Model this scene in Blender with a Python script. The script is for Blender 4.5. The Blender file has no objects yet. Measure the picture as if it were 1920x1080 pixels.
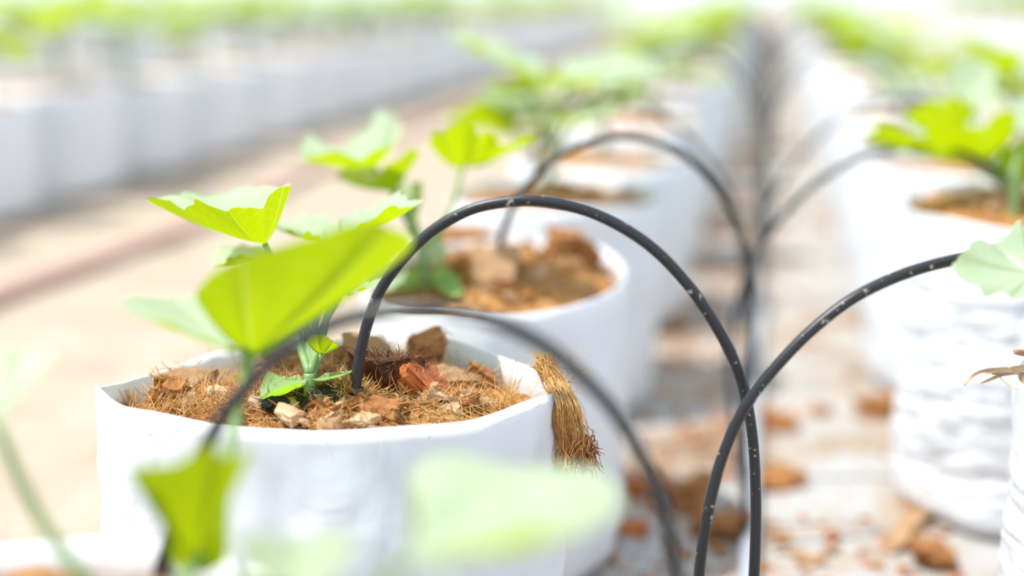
import bpy, math, random
import numpy as np
from mathutils import Vector, noise, Matrix
D = bpy.data
SC = bpy.context.scene
COL = SC.collection
TAU = 2 * math.pi

# ------------------------------------------------------------------ camera geometry
F, CH = 2667.0, 0.468                      # focal length in pixels of the 1920 frame, camera height
_d = Vector(((1450 - 960) / F, (540 + 15) / F, -1)).normalized()
_u = Vector((0, 1, 555 / F)).normalized()
_x = _d.cross(_u)
RM = Matrix((_x, _d, _u))                  # camera axes -> world axes
EYE = Vector((0, 0, CH))


def ray(px, py):
    return RM @ Vector(((px - 960) / F, (540 - py) / F, -1))


def at_z(px, py, z):
    r = ray(px, py)
    return EYE + r * ((z - CH) / r.z)


def at_y(px, py, y):
    r = ray(px, py)
    return EYE + r * (y / r.y)


# ------------------------------------------------------------------ materials
def new_mat(name):
    m = D.materials.new(name)
    m.use_nodes = True
    nt = m.node_tree
    nt.nodes.clear()
    out = nt.nodes.new('ShaderNodeOutputMaterial')
    return m, nt, out


def N(nt, t, **kw):
    n = nt.nodes.new(t)
    for k, v in kw.items():
        if k.startswith('i_'):
            n.inputs[k[2:].replace('_', ' ')].default_value = v
        else:
            setattr(n, k, v)
    return n


def ramp(nt, src, stops):
    r = nt.nodes.new('ShaderNodeValToRGB')
    e = r.color_ramp.elements
    while len(e) > 1:
        e.remove(e[-1])
    e[0].position, e[0].color = stops[0][0], (*stops[0][1], 1)
    for p, c in stops[1:]:
        k = e.new(p)
        k.color = (*c, 1)
    nt.links.new(src, r.inputs[0])
    return r.outputs[0]


def math_n(nt, op, a, b=None, c=None):
    n = nt.nodes.new('ShaderNodeMath')
    n.operation = op
    for i, v in enumerate((a, b, c)):
        if v is None:
            continue
        if isinstance(v, (int, float)):
            n.inputs[i].default_value = v
        else:
            nt.links.new(v, n.inputs[i])
    return n.outputs[0]


def mix_col(nt, fac, a, b):
    n = nt.nodes.new('ShaderNodeMix')
    n.data_type = 'RGBA'
    for s, v in ((n.inputs[0], fac), (n.inputs[6], a), (n.inputs[7], b)):
        if isinstance(v, tuple):
            s.default_value = (*v, 1)
        elif isinstance(v, (int, float)):
            s.default_value = v
        else:
            nt.links.new(v, s)
    return n.outputs[2]


def noise_mat(name, scale, stops, rough=.8, bump=.3, bscale=None, spec=.25, detail=6, dist=.002):
    m, nt, out = new_mat(name)
    tc = N(nt, 'ShaderNodeTexCoord')
    nz = N(nt, 'ShaderNodeTexNoise', i_Scale=scale, i_Detail=detail, i_Roughness=.65)
    nt.links.new(tc.outputs['Object'], nz.inputs['Vector'])
    col = ramp(nt, nz.outputs['Fac'], stops)
    b = N(nt, 'ShaderNodeBsdfPrincipled', i_Roughness=rough)
    b.inputs['Specular IOR Level'].default_value = spec
    nt.links.new(col, b.inputs['Base Color'])
    if bump:
        n2 = N(nt, 'ShaderNodeTexNoise', i_Scale=bscale or scale * 3, i_Detail=8)
        nt.links.new(tc.outputs['Object'], n2.inputs['Vector'])
        bp = N(nt, 'ShaderNodeBump', i_Strength=bump, i_Distance=dist)
        nt.links.new(n2.outputs['Fac'], bp.inputs['Height'])
        nt.links.new(bp.outputs[0], b.inputs['Normal'])
    nt.links.new(b.outputs[0], out.inputs[0])
    return m


def leaf_mat(name, top, under, trans, tw=.55, gloss=.06):
    """thin leaf: pale bloom on the upper face, greener underside, yellow-green light through it; veins from the UV fan"""
    m, nt, out = new_mat(name)
    L = nt.links.new
    uv = N(nt, 'ShaderNodeUVMap')
    sp = N(nt, 'ShaderNodeSeparateXYZ')
    L(uv.outputs[0], sp.inputs[0])
    u, v = sp.outputs[0], sp.outputs[1]
    q = math_n(nt, 'MULTIPLY', u, 5.0)
    du = math_n(nt, 'ABSOLUTE', math_n(nt, 'SUBTRACT', math_n(nt, 'FRACT', q), .5))      # 0 on a main vein
    arc = math_n(nt, 'MULTIPLY', du, math_n(nt, 'ADD', v, .05))
    main = math_n(nt, 'LESS_THAN', arc, .012)
    s = math_n(nt, 'FRACT', math_n(nt, 'SUBTRACT', math_n(nt, 'MULTIPLY', v, 6.0), math_n(nt, 'MULTIPLY', du, 3.4)))
    sec = math_n(nt, 'LESS_THAN', s, .07)
    vein = math_n(nt, 'MAXIMUM', main, math_n(nt, 'MULTIPLY', sec, .55))
    tc = N(nt, 'ShaderNodeTexCoord')
    nz = N(nt, 'ShaderNodeTexNoise', i_Scale=60, i_Detail=4)
    L(tc.outputs['Object'], nz.inputs['Vector'])
    geo = N(nt, 'ShaderNodeNewGeometry')
    c0 = mix_col(nt, geo.outputs['Backfacing'], top, under)
    c1 = mix_col(nt, math_n(nt, 'MULTIPLY', vein, .35), c0, (.62, .72, .45))
    nzr = math_n(nt, 'MULTIPLY_ADD', nz.outputs['Fac'], .5, .75)
    vm = N(nt, 'ShaderNodeVectorMath', operation='SCALE')
    L(c1, vm.inputs[0])
    L(nzr, vm.inputs['Scale'])
    ct = mix_col(nt, math_n(nt, 'MULTIPLY', vein, .3), trans, tuple(min(1, c * 1.25 + .03) for c in trans))
    bp = N(nt, 'ShaderNodeBump', i_Strength=.5, i_Distance=.0012)
    hb = math_n(nt, 'SUBTRACT', math_n(nt, 'MULTIPLY', nz.outputs['Fac'], .4), vein)
    L(hb, bp.inputs['Height'])
    df = N(nt, 'ShaderNodeBsdfDiffuse')
    L(vm.outputs[0], df.inputs['Color'])
    L(bp.outputs[0], df.inputs['Normal'])
    tr = N(nt, 'ShaderNodeBsdfTranslucent')
    L(ct, tr.inputs['Color'])
    mx = N(nt, 'ShaderNodeMixShader')
    mx.inputs[0].default_value = tw
    L(df.outputs[0], mx.inputs[1])
    L(tr.outputs[0], mx.inputs[2])
    gl = N(nt, 'ShaderNodeBsdfGlossy', i_Roughness=.45)
    L(bp.outputs[0], gl.inputs['Normal'])
    m2 = N(nt, 'ShaderNodeMixShader')
    L(math_n(nt, 'MULTIPLY_ADD', geo.outputs['Backfacing'], -gloss * .75, gloss), m2.inputs[0])
    L(mx.outputs[0], m2.inputs[1])
    L(gl.outputs[0], m2.inputs[2])
    L(m2.outputs[0], out.inputs[0])
    return m


def film_mat(name, col, tw=.16, specks=0.0, crease=.25, cs=14.0):
    """white plastic film of a grow bag: slightly translucent, faint creases, dirt specks"""
    m, nt, out = new_mat(name)
    L = nt.links.new
    tc = N(nt, 'ShaderNodeTexCoord')
    mp = N(nt, 'ShaderNodeMapping')
    mp.inputs['Scale'].default_value = (1, 1, .6)
    L(tc.outputs['Object'], mp.inputs[0])
    nz = N(nt, 'ShaderNodeTexNoise', i_Scale=cs, i_Detail=3, i_Distortion=1.2)
    L(mp.outputs[0], nz.inputs['Vector'])
    bp = N(nt, 'ShaderNodeBump', i_Strength=crease, i_Distance=.012)
    L(nz.outputs['Fac'], bp.inputs['Height'])
    n2 = N(nt, 'ShaderNodeTexNoise', i_Scale=420, i_Detail=2)
    L(tc.outputs['Object'], n2.inputs['Vector'])
    n3 = N(nt, 'ShaderNodeTexNoise', i_Scale=9, i_Detail=3)
    L(tc.outputs['Object'], n3.inputs['Vector'])
    spk = math_n(nt, 'MULTIPLY', math_n(nt, 'GREATER_THAN', n2.outputs['Fac'], .72), math_n(nt, 'GREATER_THAN', n3.outputs['Fac'], .56))
    c = mix_col(nt, math_n(nt, 'MULTIPLY', spk, specks), col, (.25, .22, .2))
    b = N(nt, 'ShaderNodeBsdfPrincipled', i_Roughness=.42)
    b.inputs['Specular IOR Level'].default_value = .3
    L(c, b.inputs['Base Color'])
    L(bp.outputs[0], b.inputs['Normal'])
    tr = N(nt, 'ShaderNodeBsdfTranslucent')
    tr.inputs['Color'].default_value = (.95, .93, .9, 1)
    mx = N(nt, 'ShaderNodeMixShader')
    mx.inputs[0].default_value = tw
    L(b.outputs[0], mx.inputs[1])
    L(tr.outputs[0], mx.inputs[2])
    L(mx.outputs[0], out.inputs[0])
    return m


def tube_mat():
    m, nt, out = new_mat('black_polythene')
    L = nt.links.new
    tc = N(nt, 'ShaderNodeTexCoord')
    nz = N(nt, 'ShaderNodeTexNoise', i_Scale=260, i_Detail=3, i_Roughness=.6)
    L(tc.outputs['Object'], nz.inputs['Vector'])
    n2 = N(nt, 'ShaderNodeTexNoise', i_Scale=45, i_Detail=3)
    L(tc.outputs['Object'], n2.inputs['Vector'])
    scuff = math_n(nt, 'MULTIPLY', math_n(nt, 'GREATER_THAN', nz.outputs['Fac'], .665), math_n(nt, 'GREATER_THAN', n2.outputs['Fac'], .47))
    c = mix_col(nt, math_n(nt, 'MULTIPLY', scuff, .75), (.016, .017, .02), (.42, .4, .38))
    b = N(nt, 'ShaderNodeBsdfPrincipled', i_Roughness=.36)
    b.inputs['Specular IOR Level'].default_value = .42
    L(c, b.inputs['Base Color'])
    L(b.outputs[0], out.inputs[0])
    return m


M = {}
M['film'] = film_mat('white_bag_film', (.75, .775, .82), specks=.6)
M['film_plain'] = film_mat('white_bag_film_plain', (.75, .775, .82))
M['weave'] = film_mat('white_bag_film_wrinkled', (.76, .785, .825), crease=.45, cs=22)
M['fill'] = noise_mat('coir_pith', 90, [(.2, (.07, .024, .008)), (.42, (.27, .115, .034)), (.6, (.46, .235, .075)), (.8, (.58, .37, .16))], bump=.9, bscale=240, dist=.004)
M['fibre'] = noise_mat('coir_fibre', 40, [(.25, (.32, .135, .035)), (.5, (.58, .32, .105)), (.75, (.76, .55, .27))], bump=0, rough=.6)
M['chip'] = noise_mat('coir_husk_chip', 55, [(.25, (.13, .045, .014)), (.5, (.31, .13, .042)), (.75, (.45, .24, .1))], bump=.8, bscale=160, dist=.003)
M['chip_tan'] = noise_mat('tan_husk_chip', 45, [(.25, (.2, .11, .055)), (.5, (.34, .205, .11)), (.8, (.47, .32, .2))], bump=.5, bscale=150)
M['chip_pale'] = noise_mat('pale_husk_chip', 60, [(.25, (.34, .19, .1)), (.5, (.5, .34, .2)), (.8, (.62, .47, .32))], bump=.5, bscale=150)
M['husk_dark'] = noise_mat('dark_wet_husk', 60, [(.3, (.035, .012, .006)), (.55, (.12, .04, .015)), (.75, (.36, .12, .035))], bump=.9, bscale=260, dist=.004, rough=.6)
M['husk_red'] = noise_mat('red_brown_husk', 50, [(.25, (.2, .05, .015)), (.5, (.42, .12, .03)), (.8, (.55, .22, .07))], bump=.6, bscale=170, rough=.6)
M['peat'] = noise_mat('dark_potting_soil', 130, [(.3, (.012, .014, .01)), (.6, (.05, .045, .03)), (.8, (.16, .13, .08))], bump=1.0, bscale=300, dist=.004)
M['tube'] = tube_mat()
M['barb'] = noise_mat('emitter_plastic', 300, [(.35, (.012, .013, .015)), (.7, (.05, .05, .055))], bump=0, rough=.3, spec=.5)
M['pipe'] = noise_mat('grey_pipe', 30, [(.3, (.27, .3, .34)), (.7, (.36, .39, .43))], bump=.1, rough=.3, spec=.5)
M['hose'] = noise_mat('faded_red_hose', 14, [(.3, (.5, .27, .21)), (.55, (.58, .38, .31)), (.8, (.6, .43, .36))], bump=.1, rough=.5)
M['leaf'] = leaf_mat('melon_leaf', (.45, .57, .45), (.2, .3, .008), (.46, .58, .0005), tw=.5, gloss=.05)
M['leaf_far'] = leaf_mat('melon_leaf_distant', (.48, .60, .46), (.2, .31, .015), (.46, .6, .002), tw=.47, gloss=.05)
M['cotyledon'] = leaf_mat('cotyledon_leaf', (.26, .44, .16), (.25, .42, .12), (.45, .8, .02), tw=.45)
M['stem'] = leaf_mat('green_stem', (.23, .37, .14), (.23, .37, .14), (.4, .6, .06), tw=.25)


def ground_mat():
    m, nt, out = new_mat('sandy_ground')
    L = nt.links.new
    tc = N(nt, 'ShaderNodeTexCoord')
    a = N(nt, 'ShaderNodeTexNoise', i_Scale=7, i_Detail=5)
    b_ = N(nt, 'ShaderNodeTexNoise', i_Scale=120, i_Detail=5)
    L(tc.outputs['Object'], a.inputs['Vector'])
    L(tc.outputs['Object'], b_.inputs['Vector'])
    c = ramp(nt, a.outputs['Fac'], [(.25, (.31, .235, .17)), (.42, (.415, .34, .265)), (.7, (.46, .39, .31))])
    c2 = ramp(nt, b_.outputs['Fac'], [(.3, (.6, .6, .6)), (.6, (1, 1, 1))])
    mm = N(nt, 'ShaderNodeMix', data_type='RGBA', blend_type='MULTIPLY')
    mm.inputs[0].default_value = .6
    L(c, mm.inputs[6])
    L(c2, mm.inputs[7])
    b = N(nt, 'ShaderNodeBsdfPrincipled', i_Roughness=.95)
    b.inputs['Specular IOR Level'].default_value = .1
    L(mm.outputs[2], b.inputs['Base Color'])
    bp = N(nt, 'ShaderNodeBump', i_Strength=.5, i_Distance=.01)
    L(b_.outputs['Fac'], bp.inputs['Height'])
    L(bp.outputs[0], b.inputs['Normal'])
    L(b.outputs[0], out.inputs[0])
    return m


def sheet_mat():
    m, nt, out = new_mat('woven_ground_sheet')
    L = nt.links.new
    tc = N(nt, 'ShaderNodeTexCoord')
    a = N(nt, 'ShaderNodeTexNoise', i_Scale=6, i_Detail=6, i_Roughness=.6)
    L(tc.outputs['Object'], a.inputs['Vector'])
    c = ramp(nt, a.outputs['Fac'], [(.33, (.20, .12, .07)), (.41, (.28, .20, .135)), (.48, (.34, .30, .26)), (.56, (.37, .36, .35)), (.8, (.39, .39, .395))])
    w = N(nt, 'ShaderNodeTexWave', wave_type='BANDS', bands_direction='Y', i_Scale=14, i_Distortion=.6)
    L(tc.outputs['Object'], w.inputs['Vector'])
    c2 = mix_col(nt, math_n(nt, 'MULTIPLY', w.outputs['Fac'], .14), c, (.33, .37, .4))
    b = N(nt, 'ShaderNodeBsdfPrincipled', i_Roughness=.8)
    b.inputs['Specular IOR Level'].default_value = .2
    L(c2, b.inputs['Base Color'])
    bp = N(nt, 'ShaderNodeBump', i_Strength=.3, i_Distance=.004)
    L(w.outputs['Fac'], bp.inputs['Height'])
    L(bp.outputs[0], b.inputs['Normal'])
    L(b.outputs[0], out.inputs[0])
    return m


M['ground'] = ground_mat()
M['sheet'] = sheet_mat()


# ------------------------------------------------------------------ object helpers
def mesh(name, verts, faces, mat, uvs=None, smooth=True, mats=None, midx=None):
    me = D.meshes.new(name)
    me.from_pydata([tuple(v) for v in verts], [], faces)
    for m in (mats or [mat]):
        me.materials.append(m)
    if smooth:
        me.polygons.foreach_set('use_smooth', [True] * len(me.polygons))
    if midx is not None:
        me.polygons.foreach_set('material_index', midx)
    if uvs is not None:
        ul = me.uv_layers.new(name='UVMap')
        li = np.empty(len(me.loops), dtype=np.int32)
        me.loops.foreach_get('vertex_index', li)
        ul.data.foreach_set('uv', np.asarray(uvs, dtype=np.float32)[li].ravel())
    me.update()
    return me


def link(name, me, parent=None, loc=None, rot=None, scale=None):
    o = D.objects.new(name, me)
    COL.objects.link(o)
    if parent is not None:
        o.parent = parent
    if loc is not None:
        o.location = loc
    if rot is not None:
        o.rotation_euler = rot
    if scale is not None:
        o.scale = (scale,) * 3 if isinstance(scale, (int, float)) else scale
    return o


def tag(o, label, cat, group=None, kind=None):
    o['label'] = label
    if cat:
        o['category'] = cat
    if group:
        o['group'] = group
    if kind:
        o['kind'] = kind
    return o


def thing(name, label, cat, loc=(0, 0, 0), rotz=0, group=None):
    o = D.objects.new(name, None)
    COL.objects.link(o)
    o.empty_display_size = .02
    o.location = loc
    o.rotation_euler = (0, 0, rotz)
    return tag(o, label, cat, group)


def copy_tree(src, parent=None):
    c = src.copy()
    COL.objects.link(c)
    c.parent = parent
    for k in KIDS.get(src.name, []):
        copy_tree(k, c)
    return c


KIDS = {}


def kid(parent, o):
    KIDS.setdefault(parent.name, []).append(o)
    return o


class Buf:
    def __init__(s):
        s.v, s.f, s.uv, s.mi = [], [], [], []

    def add(s, v, f, uv=None, mi=0):
        o = len(s.v)
        s.v += [tuple(p) for p in v]
        s.f += [tuple(i + o for i in q) for q in f]
        s.uv += uv if uv is not None else [(.0, .5)] * len(v)
        s.mi += [mi] * len(f)

    def mesh(s, name, mats, smooth=True):
        mats = mats if isinstance(mats, list) else [mats]
        return mesh(name, s.v, s.f, None, s.uv, smooth, mats, s.mi)


def catmull(pts, n, closed=False):
    P = [Vector(p) for p in pts]
    if closed:
        P = [P[-1]] + P + [P[0], P[1]]
    else:
        P = [P[0] * 2 - P[1]] + P + [P[-1] * 2 - P[-2]]
    m = len(P) - 3
    out = []
    for i in range(n):
        t = (i / n if closed else i / (n - 1)) * m
        k = min(int(t), m - 1)
        t -= k
        a, b, c, d = P[k:k + 4]
        out.append(.5 * ((2 * b) + (c - a) * t + (2 * a - 5 * b + 4 * c - d) * t * t + (3 * b - a - 3 * c + d) * t ** 3))
    return out


def sweep(buf, path, radii, seg=10, mi=0, caps=True, flat=1.0):
    """tube along path; radii a number or a list"""
    n = len(path)
    if isinstance(radii, (int, float)):
        radii = [radii] * n
    t0 = (path[1] - path[0]).normalized()
    nrm = t0.orthogonal().normalized()
    vs, fs = [], []
    for i, p in enumerate(path):
        t = (path[min(i + 1, n - 1)] - path[max(i - 1, 0)]).normalized()
        nrm = (nrm - t * nrm.dot(t))
        nrm = nrm.normalized() if nrm.length > 1e-8 else t.orthogonal().normalized()
        bn = t.cross(nrm)
        for k in range(seg):
            a = TAU * k / seg
            vs.append(p + (nrm * math.cos(a) + bn * math.sin(a) * flat) * radii[i])
    for i in range(n - 1):
        for k in range(seg):
            k2 = (k + 1) % seg
            fs.append((i * seg + k, i * seg + k2, (i + 1) * seg + k2, (i + 1) * seg + k))
    if caps:
        fs.append(tuple(range(seg - 1, -1, -1)))
        fs.append(tuple((n - 1) * seg + k for k in range(seg)))
    buf.add(vs, fs, None, mi)


def fbm(p, s, o=4):
    return noise.fractal(Vector(p) * s, 1.0, 2.0, o)


# ------------------------------------------------------------------ leaves
def leaf_into(buf, A, margin, seed=0, ruffle=.05, tooth=.05, sag=.06, nu=90, nv=10, mi=0, up=True):
    """leaf blade as a fan from the petiole joint A out to its margin (points in order round the edge)"""
    A = Vector(A)
    pts = catmull(margin, nu + 1)
    size = sum((p - A).length for p in pts) / len(pts)
    nrm = Vector((0, 0, 0))
    for i in range(nu):
        nrm += (pts[i] - A).cross(pts[i + 1] - A)
    nrm.normalize()
    flip = (nrm.z < 0) != up
    if nrm.z < 0:
        nrm = -nrm
    vs, uv, fs = [], [], []
    for i, p in enumerate(pts):
        u = i / nu
        end = min(1, 8 * u, 8 * (1 - u))
        wob = noise.noise(Vector((u * 13, seed * 7.3, 1.7))) + .6 * math.sin(u * TAU * 7 + seed)
        th = abs(math.sin(u * math.pi * 17 + seed)) ** .7 - .5
        for j in range(nv + 1):
            v = j / nv
            q = A.lerp(p, v)
            q = q - nrm * (sag * size * math.sin(math.pi * v) * .8)
            q = q + nrm * (ruffle * size * wob * v ** 3 * end)
            q = q + (p - A) * (tooth * th * v ** 6 * end)
            # blade dips along the five main veins
            dv = abs(((u * 5) % 1) - .5)
            q = q - nrm * (size * .025 * math.exp(-(dv / .1) ** 2) * math.sin(math.pi * min(1, v * .9)))
            vs.append(q)
            uv.append((u, v))
    w = nv + 1
    for i in range(nu):
        for j in range(nv):
            a, b, c, d = i * w + j, (i + 1) * w + j, (i + 1) * w + j + 1, i * w + j + 1
            fs.append((a, d, c, b) if flip else (a, b, c, d))
    buf.add(vs, fs, uv, mi)


def generic_margin(rng, A, tip, nrm, size, cup=.25, wide=1.0):
    A, tip, nrm = Vector(A), Vector(tip).normalized(), Vector(nrm).normalized()
    side = nrm.cross(tip).normalized()
    nrm = tip.cross(side).normalized()
    out = []
    for th, r in ((-158, .38), (-125, .66), (-95, .72), (-68, .74), (-45, .88), (-22, .86), (0, 1.0), (22, .86), (45, .88), (68, .74), (95, .72), (125, .66), (158, .38)):
        a = math.radians(th)
        r2 = r * size * rng.uniform(.9, 1.1)
        h = cup * size * r ** 2 * (.35 + .65 * abs(math.sin(a))) + rng.uniform(-.07, .07) * size
        out.append(A + tip * (math.cos(a) * r2) + side * (math.sin(a) * r2 * wide) + nrm * h)
    return out


def petiole_path(p0, p1, lift=.25, n=12):
    p0, p1 = Vector(p0), Vector(p1)
    mid = p0.lerp(p1, .5) + Vector((0, 0, lift * (p1 - p0).length * .35)) - (p1 - p0).cross(Vector((0, 0, 1))) * .06
    return catmull([p0, mid, p1], n)


def make_seedling_parts(seed, n=6, lod=1.0, hs=.055):
    """local meshes of one seedling rooted at its origin: list of (part, mesh, children)"""
    rng = random.Random(seed)
    res = []
    st = Buf()
    lean = Vector((rng.uniform(-.012, .012), rng.uniform(-.012, .012), 0))
    path = catmull([Vector((0, 0, -.02)), Vector((0, 0, hs * .5)) + lean * .4, Vector((0, 0, hs)) + lean], 8)
    sweep(st, path, [.0038 - .0012 * i / 7 for i in range(8)], 8)
    res.append(('stem', st))
    top = path[-1]
    a0 = rng.uniform(0, TAU)
    for i in range(n):
        az = a0 + i * 2.4 + rng.uniform(-.3, .3)
        el = math.radians(rng.uniform(38, 72))
        ln = rng.uniform(.05, .10) * (1 if i < n - 2 else .6)
        b = path[3 + min(4, i * 5 // n)]
        A = Vector(b) + Vector((math.cos(az) * math.cos(el), math.sin(az) * math.cos(el), math.sin(el))) * ln
        tip = Vector((math.cos(az), math.sin(az), rng.uniform(-.35, .45)))
        nr = Vector((rng.uniform(-.3, .3) - .25 * math.cos(az), rng.uniform(-.3, .3) - .25 * math.sin(az), 1))
        size = rng.uniform(.045, .066) * (1 if i < n - 2 else .65)
        lb = Buf()
        leaf_into(lb, A, generic_margin(rng, A, tip, nr, size, rng.uniform(.05, .4)), seed + i, nu=int(64 * lod), nv=max(3, int(8 * lod)))
        pb = Buf()
        sweep(pb, petiole_path(b, A, .2, max(4, int(10 * lod))), .0017, 6)
        res.append(('leaf', lb, pb))
    return res


# ------------------------------------------------------------------ grow bags
def bag_mesh(a, b, h, seed, lens=.0, nth=128, nz=34, wrinkle=0.0, bulge=.02, rimwave=.004, mat='film_plain', rimdip=None, bf=1.0):
    """open-topped bag: bottom, wall, rolled rim and inner lip as one film"""
    vs, fs = [], []
    prof = [(.0, -1.0), (.55, -1.0), (.86, -1.0), (.945, -.985), (.985, -.955)]
    for i in range(nz):
        t = i / (nz - 1)
        prof.append((1.0, -.93 + .93 * t))
    inner = [(.988, .0), (.98, -.06), (.97, -.14), (.965, -.24)]
    rows = []
    for k, (s, zz) in enumerate(prof + inner):
        t = zz + 1
        row = []
        for i in range(nth):
            th = TAU * i / nth
            c, sn = math.cos(th), math.sin(th)
            le = lens * (t ** .8)
            x = a * c
            y = b * sn * (abs(sn) + 1e-6) ** le * (bf if sn < 0 else 1)
            r = s * (1 + bulge * math.sin(math.pi * t) - .03 * (1 - t) ** 2)
            p = Vector((x * r, y * r, t * h))
            nv = Vector((c, sn, 0))
            amp = .0045 * min(1, 4 * (1 - t) + .35) * (1 if s > .9 else 0)
            p += nv * amp * fbm((c * 1.3 + seed * 3.1, sn * 1.3, t * 1.6), 2.2, 3)
            if wrinkle and s > .97:
                n1 = noise.noise(Vector((th * 1.0 + seed, t * 15 + .35 * math.sin(th * 2.3), seed)))
                n2 = noise.noise(Vector((th * 2.0 + seed, t * 27, seed + 9)))
                crease = max(0, 1 - abs(n1) * 5) ** 1.5 + .5 * max(0, 1 - abs(n2) * 6)
                puff = noise.noise(Vector((th * 1.4, t * 5, seed + 3)))
                fold = sum(math.exp(-((th - f0 - .05 * t) / .028) ** 2) for f0 in (3.28, 3.62, 4.35, 5.2))
                p += nv * wrinkle * (.35 * puff - .55 * crease - .5 * fold) * min(1, t * 6) * max(0, min(1, (.92 - t) * 5))
            if t > .7:
                w = (t - .7) / .3
                p.z += w * rimwave * (noise.noise(Vector((c * 1.7, sn * 1.7, seed * 5.5))) * 2)
                if rimdip:
                    p.z += w * rimdip(th)
            row.append(p)
        rows.append(row)
    for row in rows:
        vs += row
    n = len(rows)
    for k in range(n - 1):
        for i in range(nth):
            i2 = (i + 1) % nth
            fs.append((k * nth + i, k * nth + i2, (k + 1) * nth + i2, (k + 1) * nth + i))
    return mesh('grow_bag', vs, fs, M[mat])


def fill_height(x, y, a, b, seed, heap, bf=1.0):
    b = b * bf if y < 0 else b
    q = (x / a) ** 2 + (y / b) ** 2
    h = heap * max(0, 1 - q) ** .7
    h += .006 * fbm((x, y, seed), 28, 3) + .006 * fbm((x, y, seed + 4), 80, 4)
    return h


def fibre_into(buf, rng, p, d, ln, r, curl=.5, n=6, mi=0, inside=None):
    path = [Vector(p)]
    d = Vector(d).normalized()
    ax = Vector((rng.uniform(-1, 1), rng.uniform(-1, 1), rng.uniform(-1, 1))).normalized()
    for i in range(n):
        d = (d + ax.cross(d) * curl * rng.uniform(.1, .55) + Vector((rng.uniform(-1, 1), rng.uniform(-1, 1), rng.uniform(-1, 1))) * .12 * curl).normalized()
        path.append(path[-1] + d * ln / n)
    if inside and not all(inside(q) for q in path):
        return
    sweep(buf, path, [r] * n + [r * .4], 3, mi, caps=False)


def within(x, y, lens):
    """is the point inside the bag's lens-shaped mouth (unit coordinates)"""
    if abs(x) >= .98:
        return False
    sn = math.sqrt(1 - x * x)
    return abs(y) < .985 * sn * sn ** lens


def coir_fill(a, b, lens, seed, heap, nfib=0, nr=26, nth=120, fr=.00028, tilt=None, bf=1.0):
    """mound of coir with its loose fibres: one uncountable stuff; local origin at the bag centre on the fill level"""
    rng = random.Random(seed)
    buf = Buf()
    vs, fs = [(0, 0, fill_height(0, 0, a, b, seed, heap, bf))], []
    for j in range(1, nr + 1):
        s = j / nr
        for i in range(nth):
            th = TAU * i / nth
            x = a * math.cos(th) * s
            y = b * math.sin(th) * abs(math.sin(th)) ** lens * s * (bf if math.sin(th) < 0 else 1)
            vs.append((x, y, fill_height(x, y, a, b, seed, heap, bf) + (tilt(x, y) if tilt else 0)))
    for i in range(nth):
        fs.append((0, 1 + i, 1 + (i + 1) % nth))
    for j in range(nr - 1):
        for i in range(nth):
            i2 = (i + 1) % nth
            fs.append((1 + j * nth + i, 1 + (j + 1) * nth + i, 1 + (j + 1) * nth + i2, 1 + j * nth + i2))
    buf.add(vs, fs)
    clumps = [(rng.uniform(0, TAU), rng.uniform(0, .9), rng.uniform(0, TAU), rng.uniform(.1, .28)) for _ in range(46)]
    for k in range(nfib):
        if k % 3:
            ct, cs_, ca, cr = rng.choice(clumps)
            th, s, az = ct + rng.gauss(0, cr), min(.93, abs(cs_ + rng.gauss(0, cr * .5))), ca + rng.gauss(0, .35)
        else:
            th, s, az = rng.uniform(0, TAU), rng.random() ** .5 * .93, rng.uniform(0, TAU)
        x = a * math.cos(th) * s
        y = b * math.sin(th) * abs(math.sin(th)) ** lens * s * (bf if math.sin(th) < 0 else 1)
        z = fill_height(x, y, a, b, seed, heap, bf) + (tilt(x, y) if tilt else 0)
        el = abs(rng.gauss(.03, .22)) if k % 19 else rng.uniform(.3, 1.1)
        if s > .75:                                 # fibres near the film lie along it or point inwards
            az = math.atan2(-y, -x) + rng.gauss(0, .8)
        fibre_into(buf, rng, (x, y, z), (math.cos(az), math.sin(az), math.sin(el)), rng.uniform(.006, .026), rng.uniform(.6, 1.3) * fr, rng.uniform(.1, .9), mi=1, inside=lambda q: within(q.x / a, q.y / (b * (bf if q.y < 0 else 1)), lens) or q.z > .02)
    return buf.mesh('coir_fill', [M['fill'], M['fibre']])


def chip_mesh(lx, ly, lz, seed, mat, sub=5, rough=.16, fib=0, fmat='fibre', fl=1.0):
    """broken block of husk: a subdivided slab with torn, bulged and chamfered faces"""
    import bmesh
    bm = bmesh.new()
    bmesh.ops.create_cube(bm, size=1)
    bmesh.ops.subdivide_edges(bm, edges=bm.edges[:], cuts=sub, use_grid_fill=True)
    rng = random.Random(seed)
    cut = [(Vector((rng.uniform(-1, 1), rng.uniform(-1, 1), rng.uniform(-.5, .5))).normalized(), rng.uniform(.36, .52)) for _ in range(5)]
    for v in bm.verts:
        p = v.co.copy()
        for n_, dd in cut:
            e = p.dot(n_) - dd
            if e > 0:
                p -= n_ * e
        p += p.normalized() * rough * fbm(p + Vector((seed * 3.3, 0, 0)), 1.6, 4)
        p.x *= 1 + .15 * p.z
        v.co = Vector((p.x * lx, p.y * ly, p.z * lz + .12 * lz * math.sin(p.x * 3 + seed)))
    buf = Buf()
    bm.verts.ensure_lookup_table()
    vs = [v.co.copy() for v in bm.verts]
    buf.add(vs, [tuple(v.index for v in f.verts) for f in bm.faces])
    for _ in range(fib):
        p = vs[rng.randrange(len(vs))]
        fibre_into(buf, rng, p, (p.normalized() + Vector((rng.uniform(-1, 1), rng.uniform(-1, 1), rng.uniform(-.2, .6)))), rng.uniform(.3, .8) * max(lx, ly) * .6 * fl, .00025, .6, mi=1)
    bm.free()
    return buf.mesh('coir_chip', [mat, M[fmat]], smooth=False)


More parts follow.
